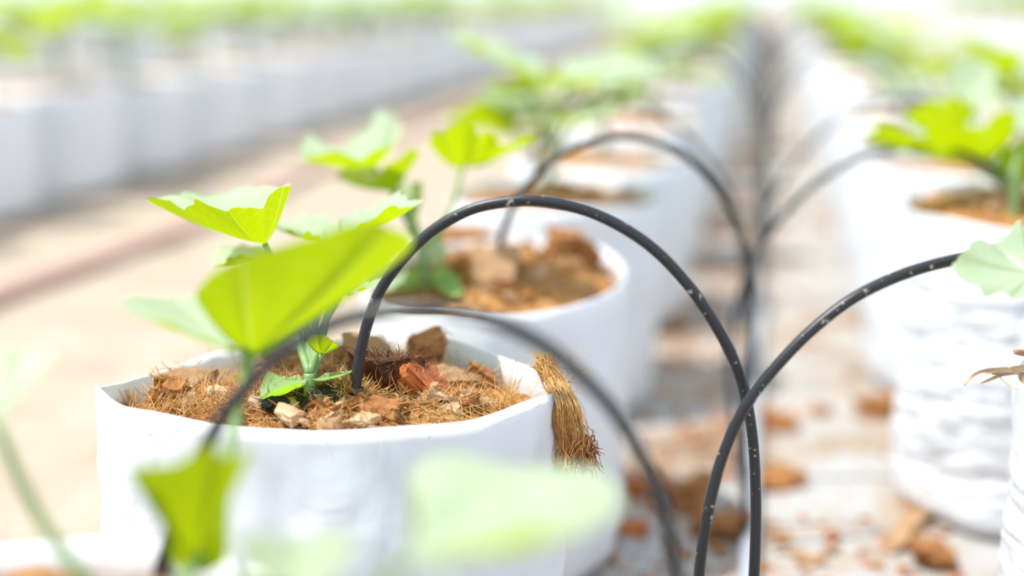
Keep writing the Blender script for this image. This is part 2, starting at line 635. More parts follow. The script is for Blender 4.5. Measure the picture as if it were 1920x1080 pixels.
# ================================================================== SETTING
gb = []
gf = []
xs = [-30, -12] + [-6 + .25 * i for i in range(37)] + [8, 20]
ys = [-2] + [0 + .25 * i for i in range(41)] + [14, 20, 32, 60]
for y in ys:
    for x in xs:
        inn = -6 <= x <= 3 and 0 <= y <= 10
        gb.append((x, y, -.004 + (.003 * fbm((x, y, 2), 1.7, 3) - .002 if inn else -.004)))
for j in range(len(ys) - 1):
    for i in range(len(xs) - 1):
        w = len(xs)
        gf.append((j * w + i, j * w + i + 1, (j + 1) * w + i + 1, (j + 1) * w + i))
g = link('ground', mesh('ground', gb, gf, M['ground']))
g['kind'] = 'structure'
g['label'] = 'pale sandy greenhouse floor between the rows'


def sheet(x0, x1, y0, y1, label):
    vs, fs = [], []
    nx, ny = 14, int((y1 - y0) / .12)
    for j in range(ny + 1):
        for i in range(nx + 1):
            x, y = x0 + (x1 - x0) * i / nx, y0 + (y1 - y0) * j / ny
            e = .02 * noise.noise(Vector((x0 * 3, y * 2.2, i // nx))) if i in (0, nx) else 0
            vs.append((x + e, y, .001 + .0022 * (1 + fbm((x, y, 5), 6, 3)) * (1 if 0 < i < nx else .2)))
    for j in range(ny):
        for i in range(nx):
            w = nx + 1
            fs.append((j * w + i, j * w + i + 1, (j + 1) * w + i + 1, (j + 1) * w + i))
    o = link('ground_sheet', mesh('ground_sheet', vs, fs, M['sheet']))
    so = o.modifiers.new('thick', 'SOLIDIFY')
    so.thickness = .0012
    so.offset = 1
    return tag(o, label, 'ground sheet')


sheet(-.36, .40, .15, 17, 'pale woven sheet under the two nearest bag rows, coir scattered on it')
sheet(-2.3, -1.56, 1.5, 17, 'pale woven sheet under the bag row across the sandy path')

# ================================================================== BAGS
BAGS = {}


def add_bag(key, cx, cy, a, b, h, rot, label, group=None, lens=0, fill_drop=.012, heap=.012, nfib=500, seed=1, wrinkle=0, mat='film_plain',
            fill_label=None, nth=96, rimdip=None, tilt=None, nr=20, fr=.0004, bf=1.0):
    me = bag_mesh(a, b, h, seed, lens, max(nth, 200 if wrinkle else 0), 110 if wrinkle else 26, wrinkle, mat=mat, rimdip=rimdip, bf=bf)
    o = tag(link('grow_bag', me, loc=(cx, cy, .005), rot=(0, 0, rot)), label, 'grow bag', group)
    fm = coir_fill(a * .968, b * .968, lens, seed + 50, heap, nfib, nr, nth, fr, tilt, bf)
    fo = tag(link('coir_fill', fm, loc=(cx, cy, h - fill_drop), rot=(0, 0, rot)), fill_label, 'coir', group and 'coir in the ' + group, 'stuff')
    BAGS[key] = dict(c=Vector((cx, cy, h - fill_drop)), a=a, b=b, rot=rot, seed=seed + 50, heap=heap, lens=lens, tilt=tilt, bf=bf)
    return o, fo


def on_fill(key, px, py):
    """world point of the fill surface of bag KEY that the ray through (px, py) first reaches"""
    B = BAGS[key]
    z = B['c'].z
    for _ in range(4):
        p = at_z(px, py, z)
        q = Matrix.Rotation(-B['rot'], 3, 'Z') @ (p - B['c'])
        z = B['c'].z + fill_height(q.x, q.y, B['a'] * .968, B['b'] * .968, B['seed'], B['heap'], B['bf']) + (B['tilt'](q.x, q.y) if B['tilt'] else 0)
    return at_z(px, py, z)


R = math.radians
add_bag('A', -.262, .405, .135, .118, .24, R(6), 'white grow bag nearest the camera, blurred, cut by the bottom edge', lens=.25, nfib=900, seed=11,
        fill_label='coir filling the blurred nearest white bag', fr=.0003)
add_bag('B', -.2415, .752, .133, .131, .24, R(9.5), 'white grow bag in sharp focus holding fibrous coir and a stemmed seedling', lens=.3, nfib=9000, seed=12, nr=60, nth=240,
        heap=.010, fill_drop=.010, mat='film', fill_label='golden brown fibrous coir filling the sharp front bag', fr=.00024, bf=.5,
        rimdip=lambda th: -.003 * max(0, -math.sin(th)) ** 2 + .002 * max(0, math.cos(th)) ** 8 + .004 * max(0, math.cos(th - math.pi)) ** 8,
        tilt=lambda x, y: (-.012 * max(0, y / .13) * min(1, (x / .085) ** 2) + .008 * max(0, y / .13) * max(0, 1 - (abs(x) / .06) ** 2)) + .0005 * max(0, -y / .06))
add_bag('C', -.218, 1.135, .107, .155, .235, R(2), 'slightly blurred white grow bag just behind the sharp one', nfib=1500, seed=13, fill_drop=.012, heap=.026,
        fill_label='orange brown coir in the bag just behind the sharp one')
add_bag('D', -.238, 1.60, .118, .15, .238, R(3), 'white grow bag third behind the sharp one, one strip of coir showing'.replace('third', 'second'), nfib=500, seed=14,
        fill_label='strip of coir in the second bag behind the sharp one')
add_bag('R1', .272, .86, .12, .12, .24, R(4), 'white grow bag at right picture edge with a dry husk splinter on its rim', nfib=900, seed=15, wrinkle=.002,
        fill_label='coir in the bag at the right picture edge', mat='weave', fill_drop=.004)
add_bag('R2', .252, 1.325, .128, .14, .276, R(0), 'tall white grow bag with horizontal wrinkles on its side, right of the aisle', nfib=900, seed=16, wrinkle=.0055, mat='weave',
        fill_drop=.004, heap=.012, fill_label='orange coir in the tall wrinkled bag')
add_bag('R3', .248, 1.745, .125, .13, .262, R(5), 'white grow bag directly behind the tall wrinkled one', nfib=400, seed=17, fill_label='coir in the bag behind the tall wrinkled one')

# far bags: copies of three kinds
far_bags = [bag_mesh(.125, .155, .24, 30 + i, 0, 44, 10, .003) for i in range(3)]
far_fills = [coir_fill(.12, .15, 0, 60 + i, .015, 60, 6, 40, .0008) for i in range(3)]
wide_bags = [bag_mesh(.15, .19, .245, 40 + i, 0, 48, 12, .004) for i in range(3)]
wide_fills = [coir_fill(.145, .184, 0, 70 + i, .015, 60, 6, 40, .001) for i in range(3)]
rngf = random.Random(5)

FL_Y = [2.30, 2.72, 3.14, 3.54, 3.98, 4.50]
ORD = ['first', 'second', 'third', 'fourth', 'fifth', 'sixth']
rows = []          # (x, y, row name, wide, index)
y = 2.03
k = 0
while y < 16:
    rows.append((-.235 + rngf.uniform(-.01, .01), y, 'near_left', False, k))
    y += .42 + rngf.uniform(-.02, .02)
    k += 1
y = 2.16
k = 0
while y < 16:
    rows.append((.255 + rngf.uniform(-.01, .01), y, 'near_right', False, k))
    y += .42 + rngf.uniform(-.02, .02)
    k += 1
for i, yy in enumerate(FL_Y):
    rows.append((-1.67, yy, 'path', True, i))
y, k = 4.94, 6
while y < 16:
    rows.append((-1.67 + rngf.uniform(-.01, .01), y, 'path', True, k))
    y += .42 + rngf.uniform(-.02, .02)
    k += 1
for rx, ymin, nm in ((-2.17, 3.2, 'path_behind'), (-3.7, 6.3, 'far_left'), (-4.2, 7.2, 'far_left_behind'), (-5.8, 10.0, 'outer_left'), (1.75, 9.4, 'far_right'), (2.25, 12.0, 'far_right_behind')):
    y, k = ymin, 0
    while y < 16:
        rows.append((rx + rngf.uniform(-.01, .01), y, nm, True, k))
        y += .42 + rngf.uniform(-.02, .02)
        k += 1

ROWTXT = {
    'near_left': 'row left of the black tubes',
    'near_right': 'row right of the black tubes',
    'path': 'row across the sandy path',
    'path_behind': 'row just behind the row across the path',
    'far_left': 'third row beyond the path',
    'far_left_behind': 'fourth row beyond the path',
    'outer_left': 'farthest row at the upper left',
    'far_right': 'distant row at the upper right corner',
    'far_right_behind': 'farthest row at the upper right corner',
}


def far_words(nm, k):
    """place words for labels; the first few of a row are told apart, the rest share"""
    if nm == 'near_left' and k < 2:
        return ['third', 'fourth'][k] + ' behind the sharp bag', False
    if nm == 'near_right' and k < 2:
        return ['second', 'third'][k] + ' behind the tall wrinkled bag', False
    if nm == 'path' and k < 6:
        return ORD[k] + ' from the left across the sandy path', False
    return ('far along the ' if nm in ('near_left', 'near_right', 'path') else 'in the ') + ROWTXT[nm], True


protos = {}


def spawn(key, name, me):
    if key not in protos:
        protos[key] = D.objects.new(name, me)
        o = protos[key]
        COL.objects.link(o)
        return o
    o = protos[key].copy()
    COL.objects.link(o)
    return o


for i, (x, y, nm, wide, k) in enumerate(rows):
    v = i % 3
    hh = rngf.uniform(.94, 1.06)
    rz = rngf.uniform(-.1, .1)
    txt, shared = far_words(nm, k)
    o = spawn(('b', wide, v), 'grow_bag', (wide_bags if wide else far_bags)[v])
    o.location, o.rotation_euler, o.scale = (x, y, .005), (0, 0, rz), (1, 1, hh)
    tag(o, 'blurred white grow bag ' + txt, 'grow bag', 'bags ' + 'in the ' + ROWTXT[nm])
    f = spawn(('f', wide, v), 'coir_fill', (wide_fills if wide else far_fills)[v])
    f.location, f.rotation_euler = (x, y, (.245 if wide else .24) * hh - .008), (0, 0, rz)
    tag(f, 'blurred coir in the bag ' + txt, 'coir', 'coir in the ' + ROWTXT[nm], 'stuff')

# ================================================================== SEEDLINGS
PAIR = []


def seedling_thing(parts, label, group, loc, rotz=0, scale=1.0, mat='leaf'):
    t = thing('melon_seedling', label, 'seedling', loc, rotz, group)
    t.scale = (scale,) * 3
    for p in parts:
        if p[0] == 'stem':
            kid(t, link('stem', p[1].mesh('stem', M['stem']), t))
        else:
            lo = kid(t, link('leaf', p[1].mesh('leaf', M[mat]), t))
            kid(lo, link('petiole', p[2].mesh('petiole', M['stem']), lo))
    return t


def joined(parts):
    b = Buf()
    for p in parts:
        b.add(p[1].v, p[1].f, p[1].uv, 1 if p[0] == 'stem' else 0)
        if len(p) > 2:
            b.add(p[2].v, p[2].f, p[2].uv, 1)
    return b.mesh('melon_seedling', [M['leaf_far'], M['stem']])


far_seed = [joined(make_seedling_parts(200 + i, 7, .4, .06)) for i in range(5)]
mid_protos = [None] * 3
for i, (x, y, nm, wide, k) in enumerate(rows):
    txt, shared = far_words(nm, k)
    lab = 'blurred green seedling in the bag ' + txt
    loc = (x + rngf.uniform(-.03, .03), y + rngf.uniform(-.04, .04), .237)
    rz, sc_ = rngf.uniform(0, TAU), rngf.uniform(1.05, 1.45) * (1.4 if wide else 1.05)
    grp = 'seedlings in the ' + ROWTXT[nm]
    if not shared:
        v = i % 3
        if mid_protos[v] is None:
            t = seedling_thing(make_seedling_parts(300 + v, 5, .7, .06), lab, grp, loc, rz, sc_)
            mid_protos[v] = t
        else:
            t = copy_tree(mid_protos[v])
            tag(t, lab, 'seedling', grp)
            t.location, t.rotation_euler, t.scale = loc, (0, 0, rz), (sc_,) * 3
    else:
        v = i % 5
        t = spawn(('s', v), 'melon_seedling', far_seed[v])
        tag(t, lab, 'seedling', grp)
        t.location, t.rotation_euler, t.scale = loc, (0, 0, rz), (sc_,) * 3


def traced_seedling(label, root, top, leaves, stem_r=.0034, pet_r=.0018):
    """leaves: (joint (px,py,Y), margin [(px,py,Y)..], options)"""
    t = thing('melon_seedling', label, 'seedling', root)
    inv = -Vector(root)
    b = Buf()
    top = Vector(top)
    path = catmull([Vector(root) + Vector((0, 0, -.02)), Vector(root).lerp(top, .5), top], 10)
    sweep(b, [p + inv for p in path], [stem_r * (1.1 - .25 * i / 9) for i in range(10)], 14)
    kid(t, link('stem', b.mesh('stem', M['stem']), t))
    for i, lf in enumerate(leaves):
        A = at_y(*lf[0]) + inv
        opt = lf[2] if len(lf) > 2 else {}
        mg = [at_y(*q) + inv for q in lf[1]]
        lb = Buf()
        leaf_into(lb, A, mg, seed=opt.get('seed', i + 1), ruffle=opt.get('ruffle', .04), tooth=opt.get('tooth', .07), sag=opt.get('sag', .05), nu=120, nv=14)
        nm = opt.get('name', 'leaf')
        lo = kid(t, link(nm, lb.mesh(nm, M['cotyledon' if nm == 'cotyledon' else 'leaf']), t))
        if opt.get('label'):
            lo['label'] = opt['label']
        if opt.get('via'):
            pts = [top + inv] + [at_y(*q) + inv for q in opt['via']] + [A]
            pp = catmull(pts, 16)
        else:
            pp = petiole_path(top + inv + Vector((0, 0, -.006 * (i % 3))), A, opt.get('lift', .2), 14)
        if not opt.get('sessile'):
            pb = Buf()
            r = opt.get('r', pet_r)
            sweep(pb, pp, [r * (1.15 - .3 * j / (len(pp) - 1)) for j in range(len(pp))], 10)
            kid(lo, link('petiole', pb.mesh('petiole', M['stem']), lo))
    return t


# the sharp seedling in bag B
rootB = on_fill('B', 582, 765)
yB = rootB.y
traced_seedling('seedling in the sharp front bag, wavy pale leaf spread to its left', rootB, at_y(580, 700, yB + .002), [
    ((497, 458, .80), [(528, 392, .84), (543, 347, .86), (500, 352, .89), (440, 355, .90), (385, 366, .88), (335, 363, .85), (277, 380, .81), (322, 380, .775), (352, 391, .76),
                       (372, 379, .755), (410, 388, .745), (450, 393, .74), (490, 384, .75), (512, 362, .765), (545, 346, .79), (532, 390, .80)], dict(via=[(555, 610, .77), (520, 510, .79)], ruffle=.03, r=.0022)),
    ((505, 482, .85), [(492, 462, .87), (450, 460, .88), (412, 466, .89), (403, 500, .87), (424, 492, .83), (448, 478, .82), (480, 490, .82)], dict(via=[(570, 600, .78)])),
    ((610, 452, .85), [(640, 430, .90), (600, 402, .93), (545, 412, .93), (512, 420, .9), (540, 432, .85), (580, 440, .82), (600, 446, .82)], dict(via=[(592, 600, .78)])),
    ((640, 447, .82), [(634, 425, .84), (640, 408, .86), (680, 396, .88), (705, 388, .87), (738, 360, .87), (760, 372, .86), (790, 381, .84), (735, 390, .80), (690, 412, .785), (655, 442, .79)], dict(via=[(612, 600, .775)])),
    ((640, 545, .81), [(650, 520, .85), (700, 500, .86), (742, 490, .84), (715, 518, .8), (672, 545, .78), (650, 550, .79)], dict(via=[(600, 630, .775)])),
    ((603, 664, .75), [(590, 657, .735), (577, 640, .73), (590, 628, .735), (612, 632, .73), (634, 650, .735), (618, 656, .74)], dict(ruffle=.02)),
    ((560, 560, .79), [(540, 590, .80), (528, 560, .82), (545, 530, .83), (580, 520, .83), (600, 545, .81), (590, 580, .78)], dict(lift=0)),
    ((576, 711, yB - .002), [(560, 702, yB + .014), (528, 707, yB + .016), (500, 698, yB + .01), (487, 747, yB - .012), (503, 738, yB - .02), (528, 727, yB - .022), (560, 717, yB - .014)], dict(name='cotyledon', ruffle=.03, tooth=0, sessile=True, sag=.12)),
    ((584, 711, yB - .002), [(610, 699, yB + .012), (640, 697, yB + .016), (672, 692, yB + .01), (642, 703, yB - .012), (610, 711, yB - .012)], dict(name='cotyledon', ruffle=.01, tooth=0, sessile=True)),
], stem_r=.0036, pet_r=.0021)

# seedling of bag C
rootC = on_fill('C', 800, 545)
yC = rootC.y
traced_seedling('seedling in the bag behind the sharp one, leaves held above the black tube', rootC, at_y(790, 470, yC), [
    ((700, 312, 1.08), [(745, 262, 1.14), (756, 235, 1.2), (715, 207, 1.22), (685, 240, 1.21), (650, 272, 1.17), (606, 276, 1.13), (576, 247, 1.1), (566, 300, 1.05), (588, 286, 1.01), (640, 289, .99), (690, 288, 1.0), (725, 272, 1.04), (740, 268, 1.08)], dict(via=[(770, 400, 1.07)])),
    ((735, 358, 1.06), [(692, 304, 1.1), (655, 305, 1.13), (632, 335, 1.09), (660, 338, 1.03), (700, 342, 1.01), (738, 300, 1.02), (784, 285, 1.06), (768, 312, 1.1), (748, 345, 1.08)], dict(via=[(765, 420, 1.06)])),
    ((868, 312, 1.13), [(838, 303, 1.11), (812, 280, 1.07), (812, 255, 1.04), (865, 234, 1.02), (905, 252, 1.03), (950, 266, 1.05), (1002, 257, 1.07), (960, 278, 1.10), (900, 296, 1.12)], dict(via=[(838, 410, 1.1)])),
    ((762, 430, 1.06), [(745, 395, 1.1), (740, 360, 1.12), (765, 345, 1.1), (792, 345, 1.07), (785, 390, 1.04), (772, 425, 1.04)], dict(lift=0)),
    ((800, 500, 1.07), [(780, 470, 1.1), (800, 440, 1.12), (828, 440, 1.08), (832, 480, 1.05), (815, 500, 1.04)], dict(lift=0)),
    ((740, 500, 1.03), [(720, 470, 1.05), (690, 500, 1.05), (680, 535, 1.02), (715, 545, 1.0), (750, 530, 1.0), (765, 505, 1.01)], dict(lift=0)),
    ((806, 520, yC), [(818, 498, yC), (850, 510, yC), (868, 545, yC - .02), (845, 556, yC - .035), (815, 535, yC - .02)], dict(name='cotyledon', sessile=True, tooth=0)),
    ((795, 520, yC), [(780, 505, yC), (742, 520, yC), (722, 545, yC - .01), (755, 545, yC - .03), (782, 535, yC - .02)], dict(name='cotyledon', sessile=True, tooth=0)),
], stem_r=.0042, pet_r=.0022)

# foreground seedling of bag A
rootA = Vector((-.205, .452, .243))
traced_seedling('blurred nearest seedling with one large glowing yellow-green leaf', rootA, rootA + Vector((.001, .002, .014)), [
    ((472, 662, .60), [(440, 640, .59), (385, 585, .575), (368, 548, .565), (420, 500, .56), (560, 452, .555), (690, 420, .555), (752, 436, .56), (770, 462, .57), (700, 520, .58), (620, 580, .585), (540, 630, .592), (490, 662, .598)],
     dict(via=[(400, 1000, .50), (432, 850, .53), (450, 760, .56)], ruffle=.012, tooth=.015, label='large glowing yellow-green leaf')),
    ((462, 655, .59), [(455, 610, .61), (400, 560, .63), (330, 560, .63), (245, 560, .60), (235, 580, .57), (320, 610, .555), (400, 640, .565), (440, 655, .58)], dict(via=[(395, 1000, .50), (428, 850, .53), (448, 760, .555)], ruffle=.02)),
    ((368, 1062, .49), [(325, 1062, .488), (310, 1010, .478), (303, 930, .465), (238, 880, .46), (330, 868, .455), (398, 828, .45), (418, 856, .45), (472, 846, .45), (440, 905, .46), (428, 985, .47), (425, 1050, .482), (392, 1072, .49)],
     dict(ruffle=.015, tooth=.01, lift=.1)),
    ((770, 1045, .40), [(775, 960, .42), (772, 880, .45), (850, 855, .46), (1000, 880, .46), (1110, 880, .45), (1160, 935, .43), (1120, 985, .40), (1000, 1000, .385), (900, 1020, .38), (810, 1050, .385)],
     dict(via=[(640, 1200, .40), (715, 1090, .40)], ruffle=.02, tooth=.01)),
    ((545, 1105, .40), [(500, 1085, .39), (445, 1030, .40), (480, 1000, .42), (560, 1010, .435), (640, 995, .44), (660, 1030, .42), (620, 1090, .395)], dict(ruffle=.03, tooth=.01, lift=.1)),
    ((-8, 790, .46), [(10, 760, .47), (60, 715, .48), (105, 665, .49), (40, 655, .49), (-60, 660, .48), (-110, 720, .45), (-60, 760, .44), (-20, 800, .44)], dict(via=[(235, 1185, .45), (150, 1078, .45), (60, 945, .455)], ruffle=.02, tooth=.01, r=.0024)),
], stem_r=.0036, pet_r=.0019)

# bag D, R1, R2, R3 seedlings
seedling_thing(make_seedling_parts(421, 8, 1, .06), 'blurred seedling in the second bag behind the sharp one', None, (-.245, 1.60, .228), 1.2, 1.35)
rootR1 = Vector((.245, .84, .235))
traced_seedling('seedling at the right picture edge with one broad pale toothed leaf', rootR1, rootR1 + Vector((0, 0, .05)), [
    ((1935, 512, 0.745), [(1950, 470, 0.763), (1925, 440, 0.775), (1912, 412, 0.781), (1890, 440, 0.769), (1862, 458, 0.763), (1836, 450, 0.757), (1812, 470, 0.745), (1787, 497, 0.739), (1805, 524, 0.730), (1835, 535, 0.721), (1846, 556, 0.715), (1880, 548, 0.715),
                        (1905, 562, 0.712), (1940, 545, 0.721)], dict(ruffle=.015, tooth=.035, label='broad pale toothed leaf')),
    ((2010, 470, .85), [(1990, 440, .88), (2030, 400, .9), (2080, 400, .9), (2120, 440, .87), (2090, 490, .83), (2040, 500, .82)]),
    ((2060, 560, .80), [(2040, 530, .82), (2090, 500, .84), (2140, 530, .82), (2130, 580, .78), (2090, 600, .76)]),
])
rootR2 = on_fill('R2', 1905, 405)
yR = rootR2.y
traced_seedling('blurred seedling in the tall wrinkled bag right of the aisle', rootR2, rootR2 + Vector((-.004, 0, .04)), [
    ((1840, 300, 1.40), [(1780, 290, 1.38), (1715, 272, 1.34), (1655, 264, 1.30), (1615, 256, 1.28), (1640, 247, 1.28), (1720, 248, 1.28), (1790, 236, 1.27), (1850, 228, 1.27), (1905, 205, 1.28), (1900, 250, 1.33), (1870, 285, 1.37)], dict(via=[(1880, 350, 1.33)], ruffle=.05)),
    ((1765, 250, 1.46), [(1715, 240, 1.43), (1698, 215, 1.40), (1740, 192, 1.38), (1800, 186, 1.38), (1830, 212, 1.40), (1805, 242, 1.44)], dict(via=[(1850, 330, 1.36)])),
    ((1900, 345, 1.34), [(1870, 320, 1.32), (1875, 290, 1.30), (1920, 262, 1.28), (1960, 280, 1.28), (1960, 330, 1.31), (1930, 345, 1.33)], dict(lift=0)),
    ((1960, 250, 1.36), [(1900, 235, 1.38), (1890, 200, 1.42), (1950, 180, 1.45), (2020, 200, 1.43), (2020, 240, 1.38)], dict()),
    ((1810, 180, 1.5), [(1775, 160, 1.5), (1780, 125, 1.52), (1820, 108, 1.55), (1865, 130, 1.55), (1860, 165, 1.5), (1835, 185, 1.48)], dict(via=[(1870, 310, 1.36)])),
], stem_r=.004, pet_r=.0022)
seedling_thing(make_seedling_parts(433, 8, 1, .06), 'blurred seedling in the bag behind the tall wrinkled one', None, (.30, 1.76, .25), 2.2, 1.25)

# ================================================================== DRIP LINE AND TUBES
PX = -.006
b = Buf()
sweep(b, [Vector((PX + .003 * math.sin(t * 1.3), t, .0125)) for t in [.2 + .3 * i for i in range(54)]], .008, 16)
tag(link('irrigation_pipe', b.mesh('irrigation_pipe', M['pipe'])), 'pale grey pipe lying along the aisle, the black tubes plugged into it', 'pipe')

barb = Buf()
for z0, r0, z1, r1 in ((.0, .0026, .002, .0038), (.002, .0042, .0045, .0042), (.0045, .003, .0065, .003), (.0065, .0042, .009, .0042), (.009, .0034, .014, .0034), (-.035, .0008, .0, .0026)):
    sweep(barb, [Vector((0, 0, z0)), Vector((0, 0, z1))], [r0, r1], 14)
for s in (1, -1):
    sweep(barb, [Vector((.003 * s, 0, .003)), Vector((.0062 * s, 0, .0035))], [.0018, .0015], 8)
BARB = barb.mesh('emitter_stake', M['barb'])


def traced_tube(label, pts, end, r=.0031, n=90, emitter_first=True):
    """pts: (px, py, Y) from the emitter to the pipe; END: the point where it enters the pipe"""
    P = [at_y(*q) for q in pts] + ([Vector(end)] if end is not None else [])
    P = catmull(P, n)
    root = P[-1].copy()
    t = thing('drip_tube', label, 'drip tube', root, 0, 'black drip tubes arching from the pipe to the bags')
    bb = Buf()
    sweep(bb, [p - root for p in P], r, 14)
    kid(t, link('tube', bb.mesh('tube', M['tube']), t))
    if emitter_first:
        e = link('emitter_stake', BARB, t, P[0] - root + Vector((0, 0, -.009)))
        dirv = (P[4] - P[0]).normalized()
        e.rotation_euler = Vector((0, 0, 1)).rotation_difference(dirv).to_euler()
        kid(t, e)
    return t


eB = on_fill('B', 664, 774)
ym = eB.y
traced_tube('sharp black tube arching from the front bag, its top nearest the picture centre', [
    (665, 742, ym), (671, 690, ym), (685, 620, ym), (712, 547, ym), (755, 486, ym), (812, 432, ym + .003), (882, 393, ym + .005), (950, 378, ym + .006), (1005, 376, ym + .007), (1080, 389, ym + .01), (1150, 417, ym + .012),
    (1220, 462, ym + .014), (1280, 522, ym + .016), (1330, 590, ym + .018), (1370, 662, ym + .02), (1397, 738, ym + .022), (1412, 830, ym + .022), (1417, 930, ym + .022), (1416, 1030, ym + .02), (1411, 1130, ym + .02), (1404, 1260, ym + .02), (1402, 1420, ym + .02), (1410, 1600, ym + .02)],
    (PX, ym + .02, .016))
traced_tube('sharp black tube bending right across the tallest arch to the right edge bag', [
    (2105, 690, .84), (2095, 620, .83), (2060, 550, .82), (2000, 500, .81), (1930, 480, .80), (1860, 477, .79), (1790, 487, .775), (1700, 512, .765), (1610, 553, .755), (1530, 612, .748), (1460, 682, .742), (1400, 758, .738), (1360, 842, .735), (1336, 920, .732),
    (1319, 1010, .73), (1310, 1090, .73), (1308, 1180, .73), (1316, 1300, .73), (1340, 1440, .732), (1375, 1600, .734)], (PX, .735, .016))
eC = on_fill('C', 937, 490)
yc = eC.y
traced_tube('slightly blurred black tube rising from the bag behind the sharp one', [
    (935, 486, yc), (942, 440, yc), (957, 398, yc), (985, 352, yc), (1040, 298, yc + .005), (1105, 266, yc + .01), (1170, 256, yc + .015), (1240, 270, yc + .02), (1300, 305, yc + .02), (1350, 362, yc + .02), (1385, 432, yc + .02), (1402, 500, yc + .02),
    (1408, 570, yc + .02), (1404, 640, yc + .02), (1397, 720, yc + .02), (1395, 820, yc + .02)], (PX, yc + .02, .016))
traced_tube('slightly blurred black tube arching from the pipe to the tall wrinkled bag', [
    (1938, 425, 1.34), (1925, 395, 1.34), (1898, 352, 1.34), (1850, 308, 1.335), (1790, 282, 1.33), (1722, 274, 1.325), (1620, 294, 1.32), (1540, 336, 1.315), (1470, 402, 1.31), (1422, 470, 1.31), (1389, 550, 1.31), (1371, 630, 1.31), (1369, 720, 1.31), (1379, 830, 1.31)],
    tuple(at_z(1396, 935, .016)))
traced_tube('strongly blurred nearest black tube arching low across the sharp bag', [
    (296, 1090, .52), (318, 1010, .52), (360, 890, .52), (430, 765, .52), (520, 668, .525), (625, 606, .53), (750, 580, .53), (830, 582, .53), (930, 604, .53), (1030, 655, .53), (1110, 725, .53), (1165, 790, .53), (1210, 870, .53), (1247, 960, .53), (1268, 1085, .53),
    (1284, 1240, .53), (1300, 1420, .53), (1320, 1650, .53), (1350, 1900, .53)], (PX, .535, .016))
traced_tube('blurred black tube of the second bag behind the sharp one', [
    (1000, 300, 1.63), (1012, 262, 1.63), (1045, 212, 1.63), (1085, 188, 1.63), (1130, 182, 1.63), (1200, 194, 1.63), (1270, 240, 1.63), (1325, 300, 1.63), (1365, 362, 1.63), (1388, 440, 1.63), (1398, 520, 1.63), (1402, 620, 1.63)], (PX, 1.63, .016))
traced_tube('faint blurred black tube of the bag behind the tall wrinkled one', [
    (1830, 285, 1.78), (1815, 240, 1.78), (1770, 198, 1.78), (1700, 186, 1.78), (1630, 198, 1.78), (1560, 235, 1.78), (1495, 300, 1.78), (1450, 370, 1.78), (1422, 440, 1.78), (1400, 530, 1.78), (1402, 600, 1.78)], (PX, 1.78, .016))


def arc_mesh(seed, s):
    rng = random.Random(seed)
    pk = rng.uniform(.345, .385)
    sway = rng.uniform(-.03, .03)
    ov = rng.uniform(.0, .015)
    P = [(s * .225, 0, .235), (s * .228, 0, .27), (s * .205, sway * .4, .32), (s * .165, sway * .7, pk - .012), (s * .115, sway, pk), (s * .06, sway, pk - .022), (s * .02, sway * .8, pk - .075), (-s * ov, sway * .5, .2), (-s * ov, sway * .2, .1), (0, 0, .004)]
    bb = Buf()
    sweep(bb, catmull([Vector(p) for p in P], 32), .0026, 8)
    return bb.mesh('drip_tube', M['tube'])


arcs = {s: [arc_mesh(500 + i, s) for i in range(3)] for s in (-1, 1)}
for i, (x, y, nm, wide, k) in enumerate(rows):
    if nm not in ('near_left', 'near_right') or y > 7.5:
        continue
    s = -1 if nm == 'near_left' else 1
    o = spawn(('t', s, i % 3), 'drip_tube', arcs[s][i % 3])
    o.location = (PX, y + rngf.uniform(-.05, .05), .012)
    o.rotation_euler = (0, 0, rngf.uniform(-.12, .12))
    txt, shared = far_words(nm, k)
    tag(o, 'blurred thin black tube of the bag ' + txt, 'drip tube', 'thin tubes of the ' + ROWTXT[nm])

# the hose on the path
b = Buf()
hp = [at_z(-200, 632, .012), at_z(0, 548, .012), at_z(180, 484, .012), at_z(390, 408, .012), at_z(520, 350, .012), at_z(620, 300, .012), at_z(760, 236, .012)]
hp[-1] = Vector((-1.25, 6.0, .012))
sweep(b, catmull(hp, 60), .015, 16)
tag(link('garden_hose', b.mesh('garden_hose', M['hose'])), 'faded red hose lying along the sandy path', 'hose')

# ================================================================== COIR PIECES
CHIPS = {}
for mname in ('chip', 'chip_tan', 'chip_pale'):
    for i, (lx, ly, lz) in enumerate(((.022, .014, .008), (.016, .013, .010), (.028, .011, .006))):
        CHIPS[mname, i] = chip_mesh(lx, ly, lz, 80 + i + len(mname), M[mname], fib=14)


def chip_at(p, me, rot, label, group=None, scale=1.0, name='coir_chip'):
    o = link(name, me, loc=p, rot=rot, scale=scale)
    return tag(o, label, 'coir chip', group)


# named pieces in the sharp bag
def piece(px, py, l, mat, rot, label, lift=0., fib=20, seed=1, rough=.16):
    p = on_fill('B', px, py) + Vector((0, 0, .003))
    return chip_at(p + Vector((0, 0, lift)), chip_mesh(*l, seed, M[mat], 6, rough, fib), rot, label)


def husk_dark():
    p = on_fill('B', 760, 744)
    t = thing('husk_chunk', 'large dark wet husk chunk with a red-brown side, right of the tube stake', 'husk chunk', p)
    kid(t, link('fibrous_core', chip_mesh(.040, .030, .034, 91, M['husk_dark'], 9, .26, 420, 'husk_dark', .5), t, (-.007, .002, .007), (.3, -.2, .3)))
    kid(t, link('skin', chip_mesh(.034, .030, .011, 92, M['husk_red'], 8, .2, 30, 'husk_red', .4), t, (.013, .004, .009), (.35, .75, .3)))
    return t


